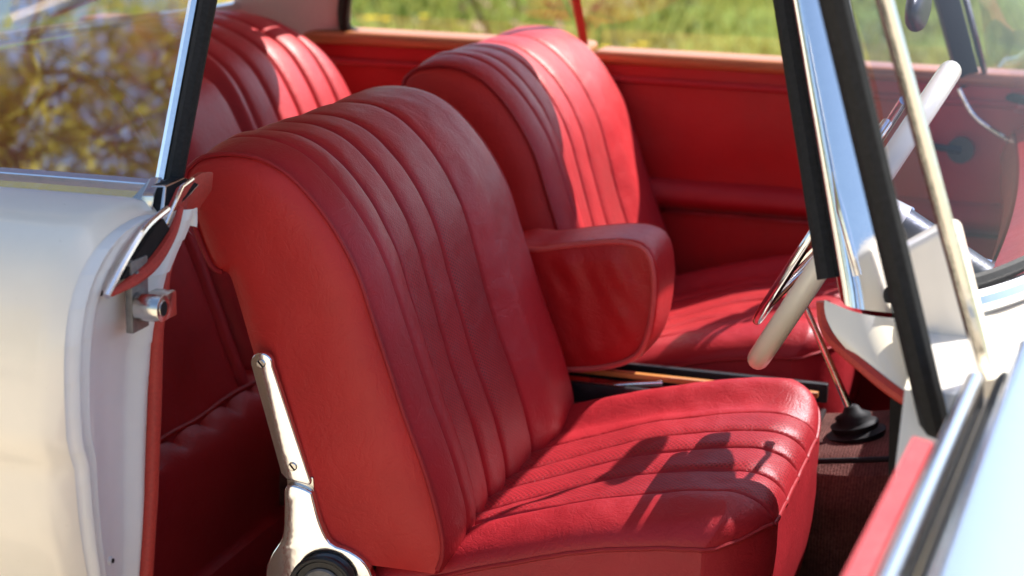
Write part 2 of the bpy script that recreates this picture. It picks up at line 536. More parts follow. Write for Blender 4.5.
# ---- rear seat (world coordinates)
mb = MB(); mb.box((-.60, .38, .11), (.26, .68, .07)); rs = part(mb, 'rear_seat', M['rear'], 'rear bench seat behind the front seats', bevel=.02)
RB = spline([(-.42, 0, .30), (-.455, 0, .38), (-.50, 0, .50), (-.555, 0, .63), (-.605, 0, .725), (-.655, 0, .762), (-.705, 0, .778), (-.76, 0, .776), (-.80, 0, .75)], 71)
RN = smooth_normals(RB)
def groove_list(h, y, gs, d=.012, w=.005):
    for g in gs: h -= d * exp(-((y - g) / w) ** 2) + .005 * exp(-((y - g) / .018) ** 2)
    return h
gR = [.18, .26, .53, .61, .69, .77, .85]
Y0, Y1 = -.30, .965
def rback(u, t):
    y = lerp(Y0, Y1, u); j = int(round(t * 70))
    slack = .10 * sstep(0, 1, 1 - t)
    e = min((y - Y0), (Y1 - y)); h = .045 * (1 - max(0, 1 - e / .09) ** 2) ** .5
    h = groove_list(h, y, gR)
    if .20 < y < .50: h -= .02 * sstep(.20, .215, y) * sstep(.50, .485, y) * sstep(.86, .80, t)
    h += .002 * nz(y, t, 1, 9)
    p = RB[j] + RN[j] * h
    return (p.x, y, p.z - .05 * sstep(.80, Y1, y) ** 2 * sstep(.5, .9, t))
mb = MB(); mb.grid(rback, 320, 70)
mb.prism([(RB[0].x, Y1, RB[0].z)] + [(RB[j].x, Y1, RB[j].z) for j in range(5, 71, 5)] + [(-.80, Y1, .3)], (0, .004, 0))
o = mb.build('backrest', M['rear'], rs, ang=70)
# folded centre armrest in the rear backrest
mb = MB()
mb.grid(lambda u, t: tuple(Vector((RB[int(t * 48) + 4].x, lerp(.225, .475, u), RB[int(t * 48) + 4].z)) + RN[int(t * 48) + 4] * (.052 * (1 - (2 * u - 1) ** 6) * (1 - (2 * t - 1) ** 8) ** .6 + .008)), 24, 30)
mb.build('centre_armrest', M['rear'], rs, ang=70)
RC = spline([(-.66, 0, .345), (-.58, 0, .345), (-.48, 0, .355), (-.42, 0, .352), (-.385, 0, .332), (-.372, 0, .29), (-.378, 0, .20), (-.39, 0, .06)], 61)
RCN = smooth_normals(RC); RCN = [-n for n in RCN]
def rcush(u, t):
    y = lerp(Y0, Y1, u); j = int(round(t * 60))
    h = .018 * (1 - max(0, 1 - min(y - Y0, Y1 - y) / .08) ** 2) ** .5
    h = groove_list(h, y, [-.13, -.05, .03, .11, .19, .52, .6, .68, .76, .84], .012 * sstep(.50, .40, t)) if t < .50 else h
    p = RC[j] + RCN[j] * (h + .003 * nz(y, t, 5, 4)); return (p.x, y, p.z)
mb = MB(); mb.grid(rcush, 320, 60)
mb.prism([(-.70, Y0, .06)] + [(p.x, Y0, p.z) for p in RC[::4]], (0, -.004, 0))
mb.build('cushion', M['rear'], rs, ang=70)
mb = MB(); mb.tube([(RC[26].x + .021, lerp(Y0, Y1, k / 60), RC[26].z + .012 + .002 * sin(k * .7)) for k in range(61)], .0035, 8)
mb.build('cushion_piping', M['piping'], rs)
# parcel shelf
mb = MB(); mb.box((-.90, .36, .745), (.11, .74, .012)); part(mb, 'parcel_shelf', M['coral'], bevel=.004)

# ---- floor, tunnel, sill
mb = MB(); mb.box((.2, .34, .035), (1.05, .76, .012))
fl = part(mb, 'floor_pan', M['carpet'])
def tun(u, t):
    x = lerp(-.38, .95, t); k = [(.30, .03), (.235, .10), (.21, .20), (.20, .27), (.215, .305), (.25, .32), (.35, .325), (.45, .32), (.485, .305), (.5, .27), (.5, .16), (.5, .04)]
    f = u * 11; i = min(10, int(f)); y = lerp(k[i][0], k[i + 1][0], f - i); z = lerp(k[i][1], k[i + 1][1], f - i)
    z *= 1 + .25 * sstep(.2, .9, x)
    return (x, y + .004 * nz(x, y, z, 12), z + .006 * nz(x, y, z, 8))
mb = MB(); mb.grid(tun, 55, 70); mb.build('transmission_tunnel', M['carpet'], fl).matrix_parent_inverse = Matrix()
mb = MB(); mb.tube([(lerp(.36, .9, k / 20), .226, .318 * (1 + .25 * sstep(.2, .9, lerp(.36, .9, k / 20))) + .002) for k in range(21)], .004, 8)
mb.build('carpet_binding', M['rubber'], fl)
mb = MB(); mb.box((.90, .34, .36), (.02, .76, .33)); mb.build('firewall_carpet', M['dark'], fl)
mb = MB(); mb.box((.2, -.44, .03), (.75, .035, .05)); part(mb, 'door_sill', M['seal_red'], bevel=.01)
# black runner on the floor in front of the seat
mb = MB(); mb.box((.43, .10, .10), (.05, .03, .012)); mb.box((.42, .13, .075), (.06, .012, .03)); mb.box((.40, .02, .065), (.09, .012, .012)); part(mb, 'seat_runner', M['black'], bevel=.003)

# ---- tray box between the seats
mb = MB()
mb.box((.20, .285, .378), (.19, .006, .014)); mb.box((.20, .425, .372), (.19, .006, .014)); mb.box((.20, .355, .345), (.19, .07, .004))
mb.box((.005, .355, .375), (.006, .07, .03)); 
tray = part(mb, 'centre_tray', M['black'], bevel=.002)
mb = MB(); mb.box((.215, .318, .400), (.175, .006, .004)); mb.build('wood_rim', M['wood_light'], tray, bevel=.0015)
mb = MB(); mb.tube(spline([(.01, .28, .36), (.045, .285, .382), (.09, .30, .384), (.14, .305, .392), (.175, .31, .396)], 30), [.014 - .010 * sstep(0, .5, k / 29) for k in range(30)], 12)
mb.build('handbrake_lever', M['chrome'], tray)

# ---- gear lever
g0 = Vector((.437, .33, .372)); g1 = Vector((.358, .33, .53))
mb = MB(); mb.tube([g0 - (g1 - g0) * .15, g0, g0.lerp(g1, .5), g1], [.0058, .0058, .005, .0046], 12)
gl = part(mb, 'gear_lever', M['chrome'], 'thin chrome gear lever rising behind the steering wheel')
mb = MB()
prof = [(.050, .0), (.052, .006), (.043, .010), (.045, .016), (.036, .020), (.038, .027), (.029, .031), (.031, .038), (.022, .042), (.023, .048), (.013, .053), (.009, .060), (.006, .062)]
ax = Vector((-.25, 0, 1)).normalized(); b0 = Vector((.450, .33, .322))
mb.tube([b0 + ax * h * 1.08 for r, h in prof], [r * 1.08 for r, h in prof], 28); mb.build('gear_boot', M['rubber'], gl, ang=80)
mb = MB(); mb.tube([g1 + (g1 - g0).normalized() * d for d in (-.006, 0, .008, .018, .026, .030)], [.006, .012, .017, .017, .011, .002], 20); mb.build('knob', M['ivory'], gl)

# ---- steering wheel
wc = Vector((.456, 0, .714)); up = Vector((.196, 0, .353)).normalized(); ax = Vector((-up.z, 0, up.x)); sd = Vector((0, 1, 0))
mb = MB(); R = .197
mb.tube([wc + up * (R * cos(a / 96 * 2 * pi)) + sd * (R * sin(a / 96 * 2 * pi)) for a in range(96)], .0130, 16, closed=True)
sw = part(mb, 'steering_wheel', M['ivory'], 'ivory rimmed steering wheel with a chrome horn ring')
mb = MB()
for s in (-1, 1):
    mb.tube([wc + sd * (s * .03) - ax * .028, wc + sd * (s * .10) - ax * .022 , wc + sd * (s * .19)], [.016, .013, .011], 12)
mb.tube([wc - ax * .05, wc - ax * .01, wc + ax * .004, wc + ax * .010], [.046, .042, .030, .004], 28)
mb.build('spokes', M['ivory'], sw)
mb = MB()
mb.tube([wc + up * (-.160 * cos(a / 60 * pi)) * 1.0 + sd * (.160 * sin(a / 60 * pi)) + ax * .026 for a in range(-48, 49)], .006, 12)
for s in (-1, 1): mb.tube([wc + sd * (s * .02) + ax * .006, wc + sd * (s * .09) - up * .06 + ax * .014, wc - up * .122 + sd * (s * .105) + ax * .026], .005, 10)
mb.build('horn_ring', M['chrome'], sw)
mb = MB(); mb.tube([wc - ax * .04, wc - ax * .25], [.044, .040], 20); mb.build('column', M['black'], sw)
mb = MB(); mb.tube([wc - ax * .05 + sd * .03, wc - ax * .06 + sd * .15, wc - ax * .055 + sd * .20], [.004, .0035, .006], 10); mb.tube([wc - ax * .05 - sd * .03, wc - ax * .06 - sd * .14 - up * .02], [.004, .005], 10)
mb.build('stalk', M['chrome'], sw)

# ---- dashboard
def dash(u, t):
    y = lerp(-.36, 1.05, u); cxs = [(.63, .46), (.605, .56), (.60, .62), (.615, .665), (.65, .69), (.72, .70), (.82, .70)]
    f = t * 6; i = min(5, int(f)); bow = -.02 + .03 * (1 - (2 * u - 1) ** 2)
    return (lerp(cxs[i][0], cxs[i + 1][0], f - i) + bow, y, lerp(cxs[i][1], cxs[i + 1][1], f - i) + .005)
mb = MB(); mb.grid(dash, 60, 36); db = part(mb, 'dashboard', M['panel'], 'red padded dashboard under the windscreen')
mb = MB()
for y in (-.02, .12):
    bow = -.02 + .03 * (1 - (2 * ((y + .36) / 1.41) - 1) ** 2); mb.disc((.602 + bow, y, .60), (-1, 0, .15), .05, .012, 32)
mb.build('gauge', M['chrome'], db)
def dwood(u, t):
    p = dash(u, lerp(.04, .50, t)); return (p[0] - .004, p[1], p[2])
mb = MB(); mb.grid(dwood, 60, 12); mb.build('wood_fascia', M['wood'], db)

# ---- far door, far rear trim
def vpanel(mb, x0, x1, y, z0, z1, bow=.0, n=30):
    mb.grid(lambda u, t: (lerp(x0, x1, u), y + bow * sin(pi * t) + .003 * nz(u * 3, t, 2, 3), lerp(z0, z1, t)), n, 20)
mb = MB(); mb.box((.43, 1.105, .37), (.56, .045, .35)); fd = part(mb, 'far_door', M['panel'], 'closed door on the far side, trimmed in red leather with a wooden sill', bevel=.01)
mb = MB(); vpanel(mb, -.13, .99, 1.052, .545, .741, -.006); mb.build('trim_panel', M['panel'], fd)
mb = MB(); mb.grid(lambda u, t: (lerp(-.13, .99, u), 1.052 - .035 * sin(pi * t) ** .6, lerp(.492, .545, t)), 20, 16); mb.build('padded_roll', M['leather'], fd)
mb = MB(); mb.tube([(-.13, 1.045, .489), (.99, 1.045, .489)], .0035, 8); mb.build('chrome_strip', M['chrome'], fd)
mb = MB(); vpanel(mb, -.13, .99, 1.056, .05, .486, 0.0); mb.build('lower_trim', M['panel'], fd)
mb = MB(); mb.box((.43, 1.085, .752), (.56, .045, .0115)); mb.build('wood_sill', M['wood'], fd, bevel=.010, seg=3)
mb = MB(); mb.tube([(-.13, 1.046, .716), (.99, 1.046, .711)], .0065, 10); mb.build('sill_piping', M['leather'], fd)
mb = MB(); cc = Vector((.512, 1.035, .635)); mb.disc(cc, (0, -1, 0), .022, .012, 28); mb.tube([cc + Vector((0, -.012, 0)), cc + Vector((-.03, -.02, .004)), cc + Vector((-.05, -.02, .006))], [.007, .006, .006], 10); mb.disc(cc + Vector((-.05, -.018, .006)), (0, -1, 0), .009, .025, 16)
mb.build('window_crank', M['black'], fd)
mb = MB(); mb.tube(spline([(.50, 1.04, .735), (.53, 1.042, .69), (.585, 1.044, .655)], 20), .004, 8); mb.build('pull_wire', M['chrome'], fd)
# far window frame post, glass and mid post
mb = MB(); mb.tube([(.515, 1.075, .74), (.42, .85, 1.08)], .026, 4); mb.build('vent_post', M['rubber'], fd, bevel=.006)
mb = MB(); mb.tube([(.545, 1.06, .745), (.452, .84, 1.08)], .006, 8); mb.tube([(.545, 1.065, .747), (.9, 1.065, .747)], .006, 8); mb.build('vent_frame', M['chrome'], fd)
def fglass(x0, x1): 
    mb = MB(); mb.grid(lambda u, t: (lerp(x0, x1, u) - .28 * t * .34, 1.10 - .23 * t, lerp(.735, 1.08, t)), 2, 4); return mb
fglass(-.14, .50).build('window_glass', M['glass'], fd)
fglass(.53, .98).build('vent_glass', M['glass'], fd)
mb = MB(); mb.box((-.66, 1.105, .37), (.51, .045, .355)); fq = part(mb, 'far_rear_side', M['panel'], 'red side trim beside the rear seat below the far rear window', bevel=.01)
mb = MB(); vpanel(mb, -1.15, -.14, 1.053, .05, .748, -.004); mb.build('trim_panel', M['panel'], fq)
mb = MB(); mb.box((-.64, 1.085, .760), (.50, .045, .0125)); mb.build('wood_sill', M['wood'], fq, bevel=.010, seg=3)
mb = MB(); mb.tube([(-1.1, 1.046, .718), (-.14, 1.046, .716)], .0065, 10); mb.build('sill_piping', M['leather'], fq)
fglass(-.85, -.15).build('window_glass', M['glass'], fq)
mb = MB(); mb.tube([(-.15, 1.085, .74), (-.158, .855, 1.08)], .009, 4); mb.build('window_post', M['seal_red'], fq)
mb = MB(); mb.tube(spline([(-.50, .86, 1.06), (-.55, .96, .92), (-.60, 1.05, .79), (-.58, 1.07, .762)], 20), .012, 8); mb.build('window_seal', M['rubber'], fq)

# ---- roof, headliner, C posts, rear window
def roof(u, t):
    y = lerp(-.385, .85, u); x = lerp(-1.15, .41, t)
    z = 1.075 + .07 * (1 - u) + .14 * (1 - (2 * u - 1) ** 2) - .26 * max(0, -.25 - x) * (2 * u - 1) ** 4 - .06 * ((t - .55) / .55) ** 2
    x += .06 * (1 - (2 * u - 1) ** 2) * sstep(.6, 1, t)
    return (x, y, z)
RI, RO = .0, .02
mb = MB(); mb.grid(lambda u, t: (roof(u, t)[0], roof(u, t)[1], roof(u, t)[2] + .03), 30, 30); rf = part(mb, 'roof', M['white'])
mb = MB(); mb.grid(roof, 30, 30); mb.build('headliner', M['liner'], rf)
mb = MB()
for u in (0, 1):
    mb.tube([(roof(u, k / 20)[0], roof(u, k / 20)[1], roof(u, k / 20)[2] + .008) for k in range(21)], .024, 10)
mb.tube([tuple(Vector(roof(k / 20, 1)) + Vector((.0, 0, .01))) for k in range(21)], .024, 10)
mb.build('roof_rail', M['chrome'], rf)
for s, lab in ((1, 'far'), (-1, 'near')):
    mb = MB()
    yb, yt = (1.10, .90) if s > 0 else (-.40, -.33)
    def cp(u, t):
        x = lerp(lerp(-.80, -.72, t), lerp(-.60, -.50, t), u); return (x, lerp(yb, yt, t) - s * .06 * sin(pi * u * .5 + pi * .5) - s * .02, lerp(.755, 1.12, t))
    if s > 0:
        mb.grid(cp, 12, 12); mb.build('rear_roof_post', M['liner'], rf)
mb = MB(); rw = spline([(-.78, 1.01, .828), (-.79, .93, .812), (-.83, .34, .822), (-.81, -.16, .826), (-.80, -.24, .840), (-.78, -.26, .88), (-.70, -.22, 1.05), (-.70, .92, 1.05), (-.76, 1.03, .86)], 110, True)
mb.tube(rw, .010, 8, closed=True); rwo = part(mb, 'rear_window', M['chrome'])
mb = MB(); mb.grid(lambda u, t: (-.815 + .11 * t - .03 * sin(pi * u), lerp(-.22, .93, u), lerp(.836, 1.06, t)), 10, 4); mb.build('glass', M['glass'], rwo)
mb = MB(); mb.grid(lambda u, t: (lerp(-.79, -.83, t), lerp(-.3, 1.06, u), lerp(.745, .806, t)), 20, 4); mb.build('rear_trim', M['coral'], rwo)  # pink lit band below the glass, its brightness carried by the coral colour

# ---- body outside: near rear quarter and door post
YS = -.682
SEC = [(-.405, .735), (-.425, .748), (-.455, .762), (-.50, .776), (-.545, .778), (-.60, .768), (-.645, .742), (-.672, .70), (-.685, .64), (-.690, .56), (-.686, .48), (-.668, .40), (-.655, .33), (-.65, .2), (-.64, .05), (-.62, -.08)]
sec = spline([(0, y, z) for y, z in SEC], 61)
def quarter(u, t):
    p = sec[int(round(t * 60))]
    x = lerp(-.183, -1.7, u)
    f = sstep(0, .05, u)
    # the front edge rolls round towards the jamb; a soft crease runs along the flank
    yy = p.y; z = p.z
    roll = 1 - sqrt(max(0, 1 - (1 - min(1, u / .022)) ** 2))
    yy += .022 * roll * sstep(.2, .5, t); 
    z -= .016 * roll * sstep(.7, .2, t)
    x += .0
    z -= .05 * u * u
    yy -= .012 * exp(-((z - .56) / .02) ** 2) * 0
    yy += .010 * sstep(.572, .548, z)
    return (x, yy, z)
mb = MB(); mb.grid(quarter, 130, 60); qp = part(mb, 'rear_quarter_panel', M['white'], 'cream white rear quarter panel behind the open door')
mb = MB()
jb = [(-.20, quarter(0, k / 60)[1], quarter(0, k / 60)[2]) for k in range(14, 60)]
def jin(z):  # inner edge of the jamb, at the red seal
    return interp(z, [-.1, .30, .39, .47, .571, .64, .70, .735, .76], [-.55, -.545, -.540, -.525, -.512, -.505, -.485, -.452, -.440])
def jamb(u, t):
    p = Vector(quarter(0, lerp(5, 58, t) / 60))
    p.x = lerp(-.184, -.172, sstep(.0, .09, u))
    yi = jin(p.z)
    y = lerp(p.y, yi, u)
    # rim, hollow, then flat
    d = .0 + .016 * sstep(.06, .16, u) - .010 * exp(-((u - .22) / .05) ** 2) + .006 * sstep(.25, .6, u)
    zz = p.z; d *= sstep(.08, .34, t)
    return (p.x - d + .012 * sstep(.8, .95, u) + .002 * nz(y, zz, 3, 10), y, zz - .02 * u * sstep(.1, 0, t))
mb.grid(jamb, 50, 80)
jo = part(mb, 'door_jamb', M['jamb'], 'white painted jamb of the rear door post with a latch striker')
mb = MB(); path = [(-.177, jin(z) + .002, z) for z in [(-.05 + k * .8 / 60) for k in range(62)]]
mb.tube(path, [.0075] * 55 + [.0075 - .0003 * k for k in range(7)], 10); mb.build('weatherstrip', M['seal_red'], jo, ang=70)
# inner face of the post in red leather
mb = MB(); mb.grid(lambda u, t: (lerp(-.238, -.60, u), lerp(-.455, -.43, sstep(0, .15, u)) + .0 + .05 * sstep(.5, .8, t) * 1, lerp(0.03, .745, t)), 10, 20); mb.build('inner_trim', M['rear'], jo)
# pocket under the window corner
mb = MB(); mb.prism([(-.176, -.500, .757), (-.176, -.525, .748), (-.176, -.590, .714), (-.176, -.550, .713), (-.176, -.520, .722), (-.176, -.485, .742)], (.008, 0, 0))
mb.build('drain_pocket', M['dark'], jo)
mb = MB(); mb.tube(spline([(-.166, -.495, .766), (-.166, -.540, .756), (-.166, -.58, .735), (-.166, -.622, .706)], 24), .0036, 8); mb.build('chrome_lip', M['chrome'], jo)
mb = MB(); mb.tube(spline([(-.166, -.612, .706), (-.166, -.565, .710), (-.166, -.525, .719), (-.166, -.485, .740), (-.166, -.465, .762)], 30), [.003 + .004 * sin(pi * k / 29) for k in range(30)], 10); mb.build('red_lip', M['seal_red'], jo)
# striker
SX = .014
mb = MB(); mb.box((-.184 + SX, -.555, .692), (.004, .017, .036)); mb.mi = 1
for dy in (-.008, .008): mb.disc((-.180 + SX, -.555 + dy, .712), (1, 0, 0), .0055, .003, 16)
mb.build('striker_plate', [M['steel'], M['chrome_worn']], jo, bevel=.0015)
mb = MB(); mb.tube([(-.178 + SX, -.562, .682), (-.152 + SX, -.562, .682)], [.0142, .0132], 24); mb.box((-.166 + SX, -.543, .680), (.011, .015, .0125)); mb.mi = 1; mb.disc((-.1525 + SX, -.562, .682), (1, 0, 0), .0082, .0012, 24)
mb.build('striker_block', [M['chrome_worn'], M['dark']], jo, bevel=.003)
for y, z, r in ((-.613, .706, .0055), (-.606, .432, .0045)):
    mb = MB(); mb.disc((-.180, y, z), (1, 0, 0), r, .003, 16); mb.mi = 1; mb.disc((-.1767, y, z), (1, 0, 0), r * .55, .0008, 12); mb.build('bolt_hole', [M['jamb'], M['dark']], jo)

# near quarter window
mb = MB()
def bel(u, t): 
    x = lerp(-.215, -1.6, u); k = [(-.455, .762), (-.452, .772), (-.440, .777), (-.430, .771), (-.428, .776), (-.418, .779), (-.408, .774), (-.406, .757)]
    f = t * 7; i = min(6, int(f)); return (x, lerp(k[i][0], k[i + 1][0], f - i), lerp(k[i][1], k[i + 1][1], f - i) - .05 * u * u)
mb.grid(bel, 40, 42); qw = part(mb, 'near_quarter_window', M['chrome'], 'near rear side window reflecting trees', ang=50)
def qg(u, t): return (lerp(-.216 + .026 * t, -1.5, u), lerp(-.413, -.315, t), lerp(.768 - .05 * u * u, 1.13, t))
mb = MB(); mb.grid(qg, 40, 16); mb.build('glass', M['qglass'], qw)
mb = MB(); mb.tube([(-.2115, -.421, .772), (-.196, -.362, .966), (-.183, -.318, 1.13)], .0070, 8); mb.build('chrome_edge', M['chrome'], qw)
mb = MB(); mb.tube([(-.197, -.423, .768), (-.181, -.362, .966), (-.168, -.318, 1.13)], .0095, 8); mb.build('black_seal', M['rubber'], qw)
mb = MB(); mb.prism([(-.225, -.462, .765), (-.200, -.49, .748), (-.198, -.488, .776), (-.212, -.44, .786)], (.012, 0.004, 0)); mb.mi = 1
mb.prism([(-.196, -.484, .752), (-.183, -.452, .766), (-.180, -.425, .778), (-.196, -.43, .785), (-.200, -.465, .782)], (.014, .006, 0.0))
mb.build('corner_cap', [M['chrome_worn'], M['rubber']], qw, bevel=.002)
mb = MB(); mb.prism([(-.180, -.488, .746), (-.178, -.452, .779), (-.178, -.405, .787), (-.178, -.378, .783), (-.178, -.382, .764), (-.180, -.435, .736)], (.006, .002, 0)); mb.build('corner_flap', M['seal_red'], qw, bevel=.002)
mb = MB(); mb.tube([(-.172, -.490, .747), (-.170, -.454, .781), (-.170, -.430, .785)], .0022, 8); mb.build('flap_trim', M['chrome'], qw)

# ---- near windscreen pillar
def pil(z, off=0.0, y0=0.0): 
    k = (z - .71) / .28
    return Vector((.497 - .074 * k + off, -.385 + .055 * k + y0, z))
mb = MB()
prof = [(-.004, -.004), (.000, -.020), (.004, -.030), (.014, -.030), (.030, -.020), (.048, -.004), (.052, .006), (.048, .014), (.0, .014)]
pr = spline([(a, b, 0) for a, b in prof], 40, True)
def pch(u, t):
    z = lerp(.712, 1.13, t); b = pil(z, 0); s = 1.22 - .35 * t; q = pr[int(round(u * 40)) % 40]; return (b.x + q.x * s, b.y + q.y, b.z - (.010 * (q.x / .05) if t == 0 else 0))
mb.grid(pch, 40, 30, closeu=True)
mb.add([pch(i / 40, 0) for i in range(40)], [tuple(range(40))])
po = part(mb, 'windscreen_pillar', M['chrome'], 'near windscreen pillar with a polished chrome cover', ang=50)
mb = MB(); mb.tube([pil(.728, -.014, .002), pil(.85, -.013, .002), pil(.99, -.012, .002), pil(1.13, -.011, .002)], [.0115, .011, .0105, .010], 10); mb.build('rubber_seal', M['rubber'], po)
mb = MB(); mb.tube([pil(.742, .022, -.037), pil(.80, .016, -.0385), pil(.835, .014, -.037)], [.003, .004, .001], 8); mb.build('clip', M['chrome'], po)
# painted foot of the pillar sweeping down to the cowl
mb = MB()
def foot(u, t):
    top = Vector((lerp(.478, .562, u), -.398 - .022 * sin(pi * u), .711 - .01 * u))
    bot = Vector((lerp(.520, .64, u), -.44 - .03 * sin(pi * u), lerp(.665, .618, u)))
    p = top.lerp(bot, t); p.x -= .020 * t * (1 - t) * 2 * (1 - u); return tuple(p)
mb.grid(foot, 20, 20); mb.build('pillar_foot', M['white'], po)
mb = MB(); mb.tube(spline([(.476, -.392, .708), (.484, -.400, .680), (.520, -.440, .664), (.57, -.465, .640), (.64, -.45, .612)], 30), .007, 8); mb.build('foot_seal', M['seal_red'], po)
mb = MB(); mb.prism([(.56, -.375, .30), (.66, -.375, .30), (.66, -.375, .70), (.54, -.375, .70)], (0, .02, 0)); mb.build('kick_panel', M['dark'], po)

# ---- windscreen and front body
base = spline([(.545, -.40, .712), (.60, -.36, .715), (.665, -.24, .722), (.73, -.02, .735), (.75, .34, .745), (.73, .70, .735), (.665, .92, .722), (.60, 1.04, .715), (.545, 1.08, .712)], 81)
head = spline([(.40, -.33, 1.135), (.415, -.28, 1.15), (.435, -.1, 1.19), (.44, .34, 1.235), (.435, .78, 1.19), (.415, .96, 1.15), (.40, 1.01, 1.135)], 81)
mb = MB(); mb.grid(lambda u, t: tuple(base[int(round(u * 80))].lerp(head[int(round(u * 80))], t) + Vector((.035 * sin(pi * t), 0, 0))), 80, 14)
ws = part(mb, 'windscreen', M['shield'], 'curved windscreen reflecting the sky')
mb = MB(); mb.tube([p + Vector((.014, 0, -.004)) for p in base], .013, 10); mb.build('lower_trim', M['chrome'], ws)
mb = MB(); mb.tube([p + Vector((-.004, 0, .010)) for p in base], .008, 8); mb.build('rubber_seal', M['rubber'], ws)
mb = MB()
def cowl(u, t):
    b = base[int(round(u * 80))]; y = lerp(b.y, lerp(-.50, 1.18, u), t); x = b.x + .02 + 1.35 * t
    return (x, y, b.z - .016 + .05 * sin(pi * min(1, t * 1.3)) * .5 * (1 - abs(2 * u - 1) ** 3) - .12 * t * t)
mb.grid(cowl, 80, 24); fb = part(mb, 'front_body', M['white'], 'cream white scuttle and bonnet ahead of the windscreen')
mb = MB()
mb.grid(lambda u, t: (lerp(.575, 2.0, u), interp(t, [0, .15, .3, .5, 1], [-.34, -.48, -.60, -.675, -.67]), interp(t, [0, .15, .3, .5, 1], [.70, .705, .69, .58, -.05]) - .08 * u * u), 20, 30); mb.build('near_wing', M['white'], fb)
mb = MB(); mb.grid(lambda u, t: (.655 - .01 * t, lerp(-.42, -.66, u), lerp(0, .70 - .04 * u, t)), 8, 8); mb.build('hinge_face', M['white'], fb)
# added white block standing in for a bright reflection in the vent glass
mb = MB(); mb.prism([(.548, -.46, .776), (.588, -.46, .804), (.600, -.46, .802), (.655, -.46, .630), (.640, -.46, .55), (.590, -.46, .55)], (0, .05, 0)); mb.build('reflection_block', M['white'], fb, bevel=.008, seg=3)

# ---- mirror
mb = MB()
mb.grid(lambda u, t: (.485 + .012 * cos(pi * t), .33 + .10 * sin(2 * pi * u) * sin(pi * t) ** .4, .93 + .032 * cos(2 * pi * u) * sin(pi * t) ** .4), 32, 10, closeu=True)
rm = part(mb, 'rear_view_mirror', M['black']); mb = MB(); mb.tube([(.495, .34, .94), (.50, .34, 1.02), (.46, .34, 1.20)], .006, 10); mb.build('stem', M['chrome'], rm)

# ---- the open near door, swung out square to the car
def dr(a, b, z):
    """a along the door from its hinge, b through it (0 = inner face, outwards +), z up"""
    return Vector((.622 - .05 * a + b, -.60 - a, z))
def dgrid(mb, sect, a0, a1, n=24):
    S = spline([(b, 0, z) for b, z in sect], 40)
    mb.grid(lambda u, t: tuple(dr(lerp(a0, a1, u), S[int(round(t * 39))].x, S[int(round(t * 39))].z)), n, 39)
mb = MB(); dgrid(mb, [(.09, .705), (.115, .712), (.128, .70), (.137, .65), (.14, .5), (.13, .3), (.12, .0)], 0, .95)
mb.add([dr(0, b, z) for b, z in ((.0, .70), (.06, .715), (.115, .70), (.14, .5), (.12, 0), (0, 0))], [(0, 1, 2, 3, 4, 5)])
nd = part(mb, 'near_door', M['white'], 'open near door, cream outside with red inner trim')
mb = MB(); dgrid(mb, [(-.006, .0), (-.010, .4), (-.012, .60), (-.012, .705), (-.008, .728), (.000, .737), (.008, .730), (.010, .71)], 0.26, .95); mb.build('inner_trim', M['leather'], nd)
mb = MB(); dgrid(mb, [(.010, .70), (.0105, .728), (.014, .738), (.024, .736), (.027, .712)], 0.10, .95); mb.build('sill_trim', M['chrome'], nd)
mb = MB(); dgrid(mb, [(.040, .712), (.041, .734), (.047, .743), (.075, .741), (.115, .730), (.125, .715)], 0.0, .95); mb.build('outer_trim', M['chrome'], nd)
mb = MB(); dgrid(mb, [(.027, .708), (.033, .714), (.041, .708)], 0.0, .95); mb.build('window_slot', M['rubber'], nd)
b0 = Vector((.656, -.588, .478)); b1 = Vector((.490, -.66, 1.06))
mb = MB(); mb.tube([b0, b0.lerp(b1, .5), b1], .0128, 10); mb.build('window_post', M['rubber'], nd)
c0 = Vector((.652, -.56, .66)); c1 = Vector((.523, -.62, 1.06))
mb = MB(); mb.tube([c0, c0.lerp(c1, .5), c1], .0075, 10); mb.build('frame_edge', M['chrome_worn'], nd)
mb = MB(); mb.grid(lambda u, t: tuple(b0.lerp(b1, t).lerp(c0.lerp(c1, t), u)), 4, 8); mb.build('vent_glass', M['shield'], nd)

# ------------------------------------------------------------------ outside
def gmat():
    t = NT('meadow_ground'); n = t.noise(.9, 6); n2 = t.noise(25, 4)
    grass = t.ramp(n.outputs[0], [(.32, (.10, .085, .035)), (.45, (.10, .13, .022)), (.62, (.16, .20, .035)), (.75, (.20, .19, .08))])
    grav = t.ramp(n2.outputs[0], [(.3, (.50, .41, .29)), (.7, (.68, .57, .42))])
    sp = t.node('ShaderNodeSeparateXYZ'); t.l(t.obj(), sp.inputs[0])
    f = t.math('ADD', sp.outputs[1], t.math('MULTIPLY', n.outputs[0], 1.2)); f = t.math('GREATER_THAN', f, 1.9)
    mx = t.node('ShaderNodeMixRGB'); t.l(f, mx.inputs[0]); t.l(grav, mx.inputs[1]); t.l(grass, mx.inputs[2])
    t.l(mx.outputs[0], t.b.inputs['Base Color']); t.set(Roughness=.95, Specular_IOR_Level=.1)
    t.l(t.bump(n2.outputs[0], .6, .02), t.b.inputs['Normal']); return t.m
mb = MB(); mb.grid(lambda u, t: (lerp(-150, 150, u), lerp(-150, 150, t), -.35 + .25 * (noise.noise(Vector((u * 90, t * 90, 1))) if lerp(-150, 150, t) > 6 else 0)), 200, 200)
g = mb.build('ground', gmat()); tag(g, 'pale gravel giving way to a grassy meadow', 'ground', kind='structure')

